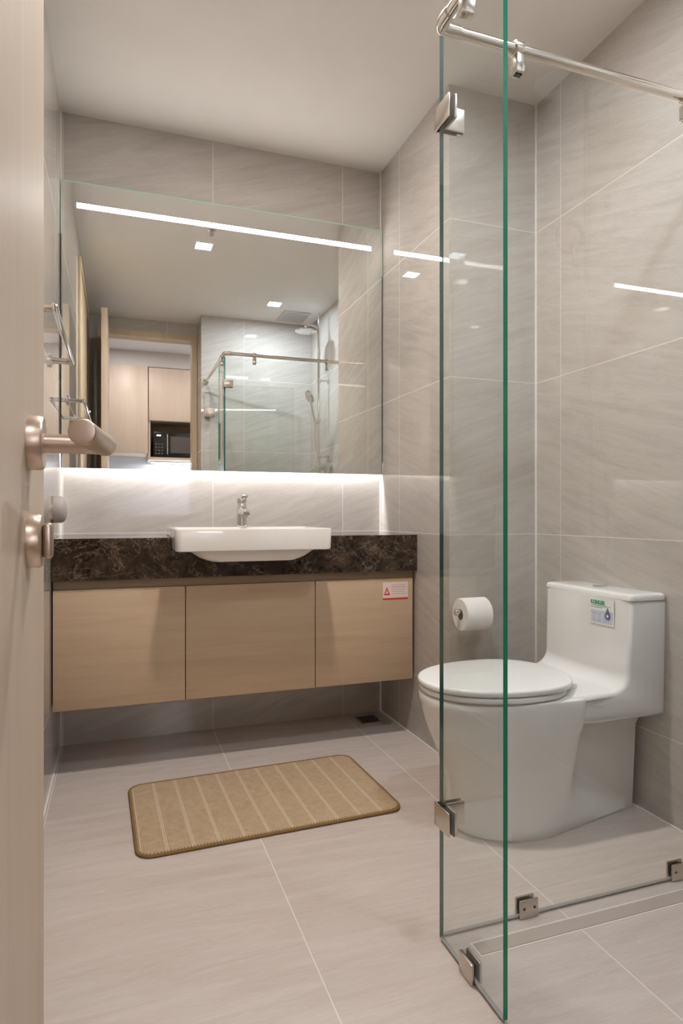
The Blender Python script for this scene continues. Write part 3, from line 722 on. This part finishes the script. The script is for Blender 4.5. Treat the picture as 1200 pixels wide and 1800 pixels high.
# ================================================================== TOILET
TY = 1.584
k = thing('toilet', 'white one-piece ceramic toilet with closed lid behind the glass screen', 'toilet', (1.15, TY, 0))
def ss(a, b_, x):
    t = max(0, min(1, (x-a)/(b_-a))); return t*t*(3-2*t)
def outline(z, n=26):
    """plan outline of pan and pedestal at height z (front at low x)"""
    u = z/.378
    xf = .884 - .006*u - .083*ss(.25, 1.05, u)**1.0
    if u > .93: xf += .004*(u-.93)/.07
    W = .148 + .034*ss(.1, 1.0, u)
    xc = 1.075 + .0*u
    xb = 1.448
    wr = .080 + .020*u + (.055*ss(.70, .84, u))
    P = []
    half = []
    for i in range(n+1):
        a = PI/2*i/n
        half.append((xc-(xc-xf)*math.cos(a)**.92 if i < n else xc, W*math.sin(a)**.88))
    for i in range(1, n+1):
        t = i/n; x = xc+(xb-xc)*t
        kk = ss(0, .45, u)*(1-.0*u)
        x0_, x1_ = xc+.03+.04*kk+.04*u, xb-(.015)*(1-kk)-.21*kk
        wl = W+(wr-W)*max(0, min(1, (x-x0_)/(x1_-x0_)))
        w_ = (1-kk)*wl+kk*(W+(wr-W)*ss(x0_, x1_, x))
        half.append((x, w_))
    # round the back corners
    for x, y_ in half: P.append((x, TY-y_, z))
    for x, y_ in reversed(half[1:]): P.append((x, TY+y_, z))
    return P
zs = [0, .002, .006, .03, .07, .11, .15, .19, .225, .255, .28, .30, .32, .34, .355, .368, .375, .378]
b = MB(); R = []
for z in zs:
    r = outline(z)
    sh = 0
    if z <= .002: sh = .003
    if z >= .375: sh = .002 if z < .378 else .007
    if sh:
        r = [(x+(sh if x < 1.0 else -sh*.3), y_+(sh if y_ < TY-.01 else (-sh if y_ > TY+.01 else 0)), zz) for x, y_, zz in r]
    R.append(r)
b.loft(R, M['cer'])
# deck and tank: one side profile drawn in X-Z, swept across
prof = [(1.100, .304), (1.16, .304), (1.24, .304), (1.464, .306), (1.466, .636), (1.336, .636)]
for i in range(0, 13):    # curved fall of the tank front into the deck
    a = i/12*PI/2
    prof.append((1.334-.004-.052*(1-math.cos(a)), .437-.049*math.sin(a)))
prof += [(1.24, .3865), (1.19, .384), (1.14, .381), (1.10, .378)]
def tankw(x, z):
    return .184 + .003*ss(.40, .64, z) - .022*(1-ss(1.10, 1.22, x))
bb = bmesh.new(); n = 15; rings = []
bv = .012
ys = [(-1, bv), (-.985, bv*.45), (-.955, bv*.08), (-.9, 0), (-.5, 0), (0, 0), (.5, 0), (.9, 0), (.955, bv*.08), (.985, bv*.45), (1, bv)]
cxp = 1.36
rings = []
pm = [Vector(p) for p in prof]; npm = len(pm)
def inset(i, d):
    p0, p1, p2 = pm[i-1], pm[i], pm[(i+1) % npm]
    e1 = (p1-p0).normalized(); e2 = (p2-p1).normalized(); nn = Vector((-(e1.y+e2.y), e1.x+e2.x))
    if nn.length < 1e-6: return p1
    nn.normalize(); c_ = max(.5, nn.dot(Vector((-e1.y, e1.x)))); return p1+nn*d/c_
for t, ins in ys:
    ring = []
    for i in range(npm):
        p = inset(i, ins); bow = .012*(1-t*t)*ss(.40, .46, p.y) if p.x < 1.40 else 0
        ring.append((p.x-bow+.006, TY+t*tankw(p.x, p.y), p.y))
    rings.append(ring)
b.loft(rings, M['cer']); bb.free()
part(b, 'body', k)
# tank lid
b = MB(); R = []
for z, ins in ((.6345, .003), (.637, .0005), (.647, .0005), (.6515, .003), (.6535, .008), (.6545, .02)):
    P = []
    for x, y_ in rrect(1.3385+ins, 1.469-max(0, ins), TY-.1905+ins, TY+.1875-ins, .014, 8):
        bow = .012*(1-((y_-TY)/.189)**2) if x < 1.37 else 0
        P.append((x-bow, y_, z))
    R.append(P)
b.loft(R, M['cer']); ld = part(b, 'tank_lid', k)
part(MB().lathe([(.0001, 0), (.022, 0), (.022, .003), (.020, .004), (.0001, .004)], (1.40, TY, .6545), (0, 0, 1), M['chrome']), 'flush_button', k, 'chrome flush button')
# seat and lid
def egg(xf, xb, W, z, n=40, off=0, sq=1.0):
    P = []
    xc = xf+(xb-xf)*.56
    for i in range(n*2):
        a = 2*PI*i/(2*n); c_, s_ = math.cos(a), math.sin(a)
        if c_ < 0: x = xc+(xc-xf-off)*(-1)*abs(c_)**.98; 
        else: x = xc+(xb-xc-off)*abs(c_)**.78
        P.append((x, TY+(W-off)*math.copysign(abs(s_)**.93, s_), z))
    return P
SF, SB, SW = .797, 1.236, .181
def slab(z0, z1, e, xf, xb, W, mat, dome=0):
    b = MB(); R = [egg(xf, xb, W, z0, off=e), egg(xf, xb, W, z0+e*.5, off=e*.25), egg(xf, xb, W, z0+e*1.2, off=0), egg(xf, xb, W, z1-e*1.6, off=0), egg(xf, xb, W, z1-e*.7, off=e*.35), egg(xf, xb, W, z1-e*.15, off=e*1.1), egg(xf, xb, W, z1, off=e*2.4)]
    if dome: R += [egg(xf, xb, W, z1+dome*.5, off=.05), egg(xf, xb, W, z1+dome, off=.11)]
    b.loft(R, mat); return b
part(slab(.3815, .3965, .003, SF+.003, SB-.02, SW-.002, M['seatp']), 'seat', k)
part(slab(.399, .4165, .004, SF-.001, SB, SW, M['seatp'], .003), 'lid', k)
part(MB().box(1.165, 1.226, TY-.11, TY+.11, .379, .402, M['seatp'], .006, 3), 'hinge_block', k)
# sticker on the tank front (flat print lying on the bowed face)
k2 = thing('product_label', 'clear label with green lettering and a water-drop print on the tank', 'sticker', (1.328, 1.47, .60))
def fx_(yv): return 1.334+.006-.012*(1-((yv-TY)/.187)**2)-.0012
LM = lambda y_, z: Matrix.Translation((fx_(y_)-.0006, y_, z)) @ Matrix.Rotation(-PI/2, 4, 'Z') @ Matrix.Rotation(PI/2, 4, 'X')
yl = 1.560      # left end as seen (higher Y is left)
def flat(mb, y0, y1, z0, z1, mat, lift):
    n_ = 6
    for i in range(n_):
        a, c_ = y0+(y1-y0)*i/n_, y0+(y1-y0)*(i+1)/n_
        bb = bmesh.new(); xa, xc_ = fx_(a)-lift, fx_(c_)-lift
        v = [bb.verts.new(p) for p in ((xa, a, z0), (xc_, c_, z0), (xc_, c_, z1), (xa, a, z1), (xa+.0008, a, z0), (xc_+.0008, c_, z0), (xc_+.0008, c_, z1), (xa+.0008, a, z1))]
        for q in ((0, 3, 2, 1), (4, 5, 6, 7), (0, 1, 5, 4), (2, 3, 7, 6), (1, 2, 6, 5), (0, 4, 7, 3)): bb.faces.new([v[j] for j in q])
        bmesh.ops.recalc_face_normals(bb, faces=bb.faces); mb._merge(bb, mat, False)
b = MB(); flat(b, 1.452, 1.542, .555, .630, M['label_w'], .0003); part(b, 'film', k2)
b = MB(); text_mb(b, 'KOHLER', .0150, M['green'], LM(1.540, .6145), .0003, .0006, 1.0); part(b, 'lettering', k2)
b = MB(); flat(b, 1.462, 1.540, .6085, .6100, M['greyink'], .0006); flat(b, 1.495, 1.540, .6035, .6050, M['green'], .0006); part(b, 'small_print', k2)
b = MB(); flat(b, 1.456, 1.540, .5600, .5960, M['bluebox'], .0006)
for i in range(4): flat(b, 1.536-.020*i-.0016, 1.536-.020*i, .563, .590, M['label_w'], .0009)
flat(b, 1.500, 1.536, .586, .5875, M['greyink'], .0009); flat(b, 1.500, 1.536, .5655, .567, M['greyink'], .0009)
part(b, 'icon_panel', k2)
b = MB(); yc, zc = 1.474, .583; x_ = fx_(yc)-.0016
dp = [(yc+.0105*math.cos(a), zc+.0105*math.sin(a)) for a in [PI*(.85+1.30*i/24) for i in range(25)]]
dp = dp+[(yc, zc+.024)]
b.prism(dp, 'X', x_-.0004, x_+.0006, M['navy']); b.prism([(yc+.0042*math.cos(2*PI*i/16), zc+.0042*math.sin(2*PI*i/16)) for i in range(16)], 'X', x_-.0008, x_-.0003, M['label_w'])
part(b, 'drop_print', k2)
# supply hose with stop valve behind the toilet
k = thing('water_supply', 'white hose and chrome stop valve beside the toilet tank in the corner', 'pipe', (XC, 1.86, .30))
part(MB().lathe([(.0001, 0), (.024, 0), (.024, .004), (.010, .008), (.010, .045), (.0001, .045)], (XC, 1.875, .30), (-1, 0, 0), M['chrome']).cyl((XC-.036, 1.875, .29), (XC-.036, 1.875, .33), .008, M['chrome']), 'stop_valve', k)
b = MB(); b.tube([(XC-.036, 1.875, .33), (XC-.036, 1.872, .372), (XC-.045, 1.850, .402), (XC-.06, 1.820, .410), (XC-.07, 1.795, .396), (XC-.072, 1.785, .36), (XC-.066, 1.778, .315)], .006, M['white']); part(b, 'hose', k)

# ================================================================== TOILET PAPER
k = thing('paper_holder', 'chrome toilet paper holder on the tiled wall in the toilet recess', 'holder', (1.21, YB, .542))
ry, rz = 1.918, .542
part(MB().lathe([(.0001, 0), (.021, 0), (.021, .006), (.0001, .009)], (1.222, YB, rz), (0, -1, 0), M['chrome']), 'wall_flange', k)
b = MB(); b.tube([(1.222, YB-.006, rz), (1.222, YB-.045, rz), (1.220, ry+.006, rz), (1.212, ry, rz), (1.19, ry, rz)], .0075, M['chrome']); b.cyl((1.20, ry, rz), (1.088, ry, rz), .0075, M['chrome']); b.lathe([(.0001, 0), (.012, 0), (.012, .006), (.009, .010), (.0001, .010)], (1.092, ry, rz), (-1, 0, 0), M['chrome'])
part(b, 'arm', k)
k = thing('toilet_paper', 'white toilet paper roll hanging on the chrome holder', 'toilet paper', (1.15, ry, rz-.04))
rr = .0555; cz = rz-.0085
b = MB(); b.lathe([(.019, 0), (rr-.003, 0), (rr, .003), (rr, .095), (rr-.003, .098), (.019, .098), (.019, 0)], (1.103, ry, cz), (1, 0, 0), M['paper'], 64)
part(b, 'roll', k)
part(MB().lathe([(.0188, .001), (.0188, .097), (.0176, .097), (.0176, .001), (.0188, .001)], (1.103, ry, cz), (1, 0, 0), M['hole'], 40), 'core', k, 'brown cardboard core')
b = MB(); sh = []
for i in range(9):
    a = PI*.60-i*PI*.10; sh.append((ry+ (rr+.0012)*math.cos(a)*-1, cz+(rr+.0012)*math.sin(a)))
b.loft([[(x, y_, z) for y_, z in sh]+[(x, TY*0+y_+(ry-y_)*.03, z+(cz-z)*.03) for y_, z in reversed(sh)] for x in (1.106, 1.198)], M['paper']); part(b, 'loose_sheet', k)
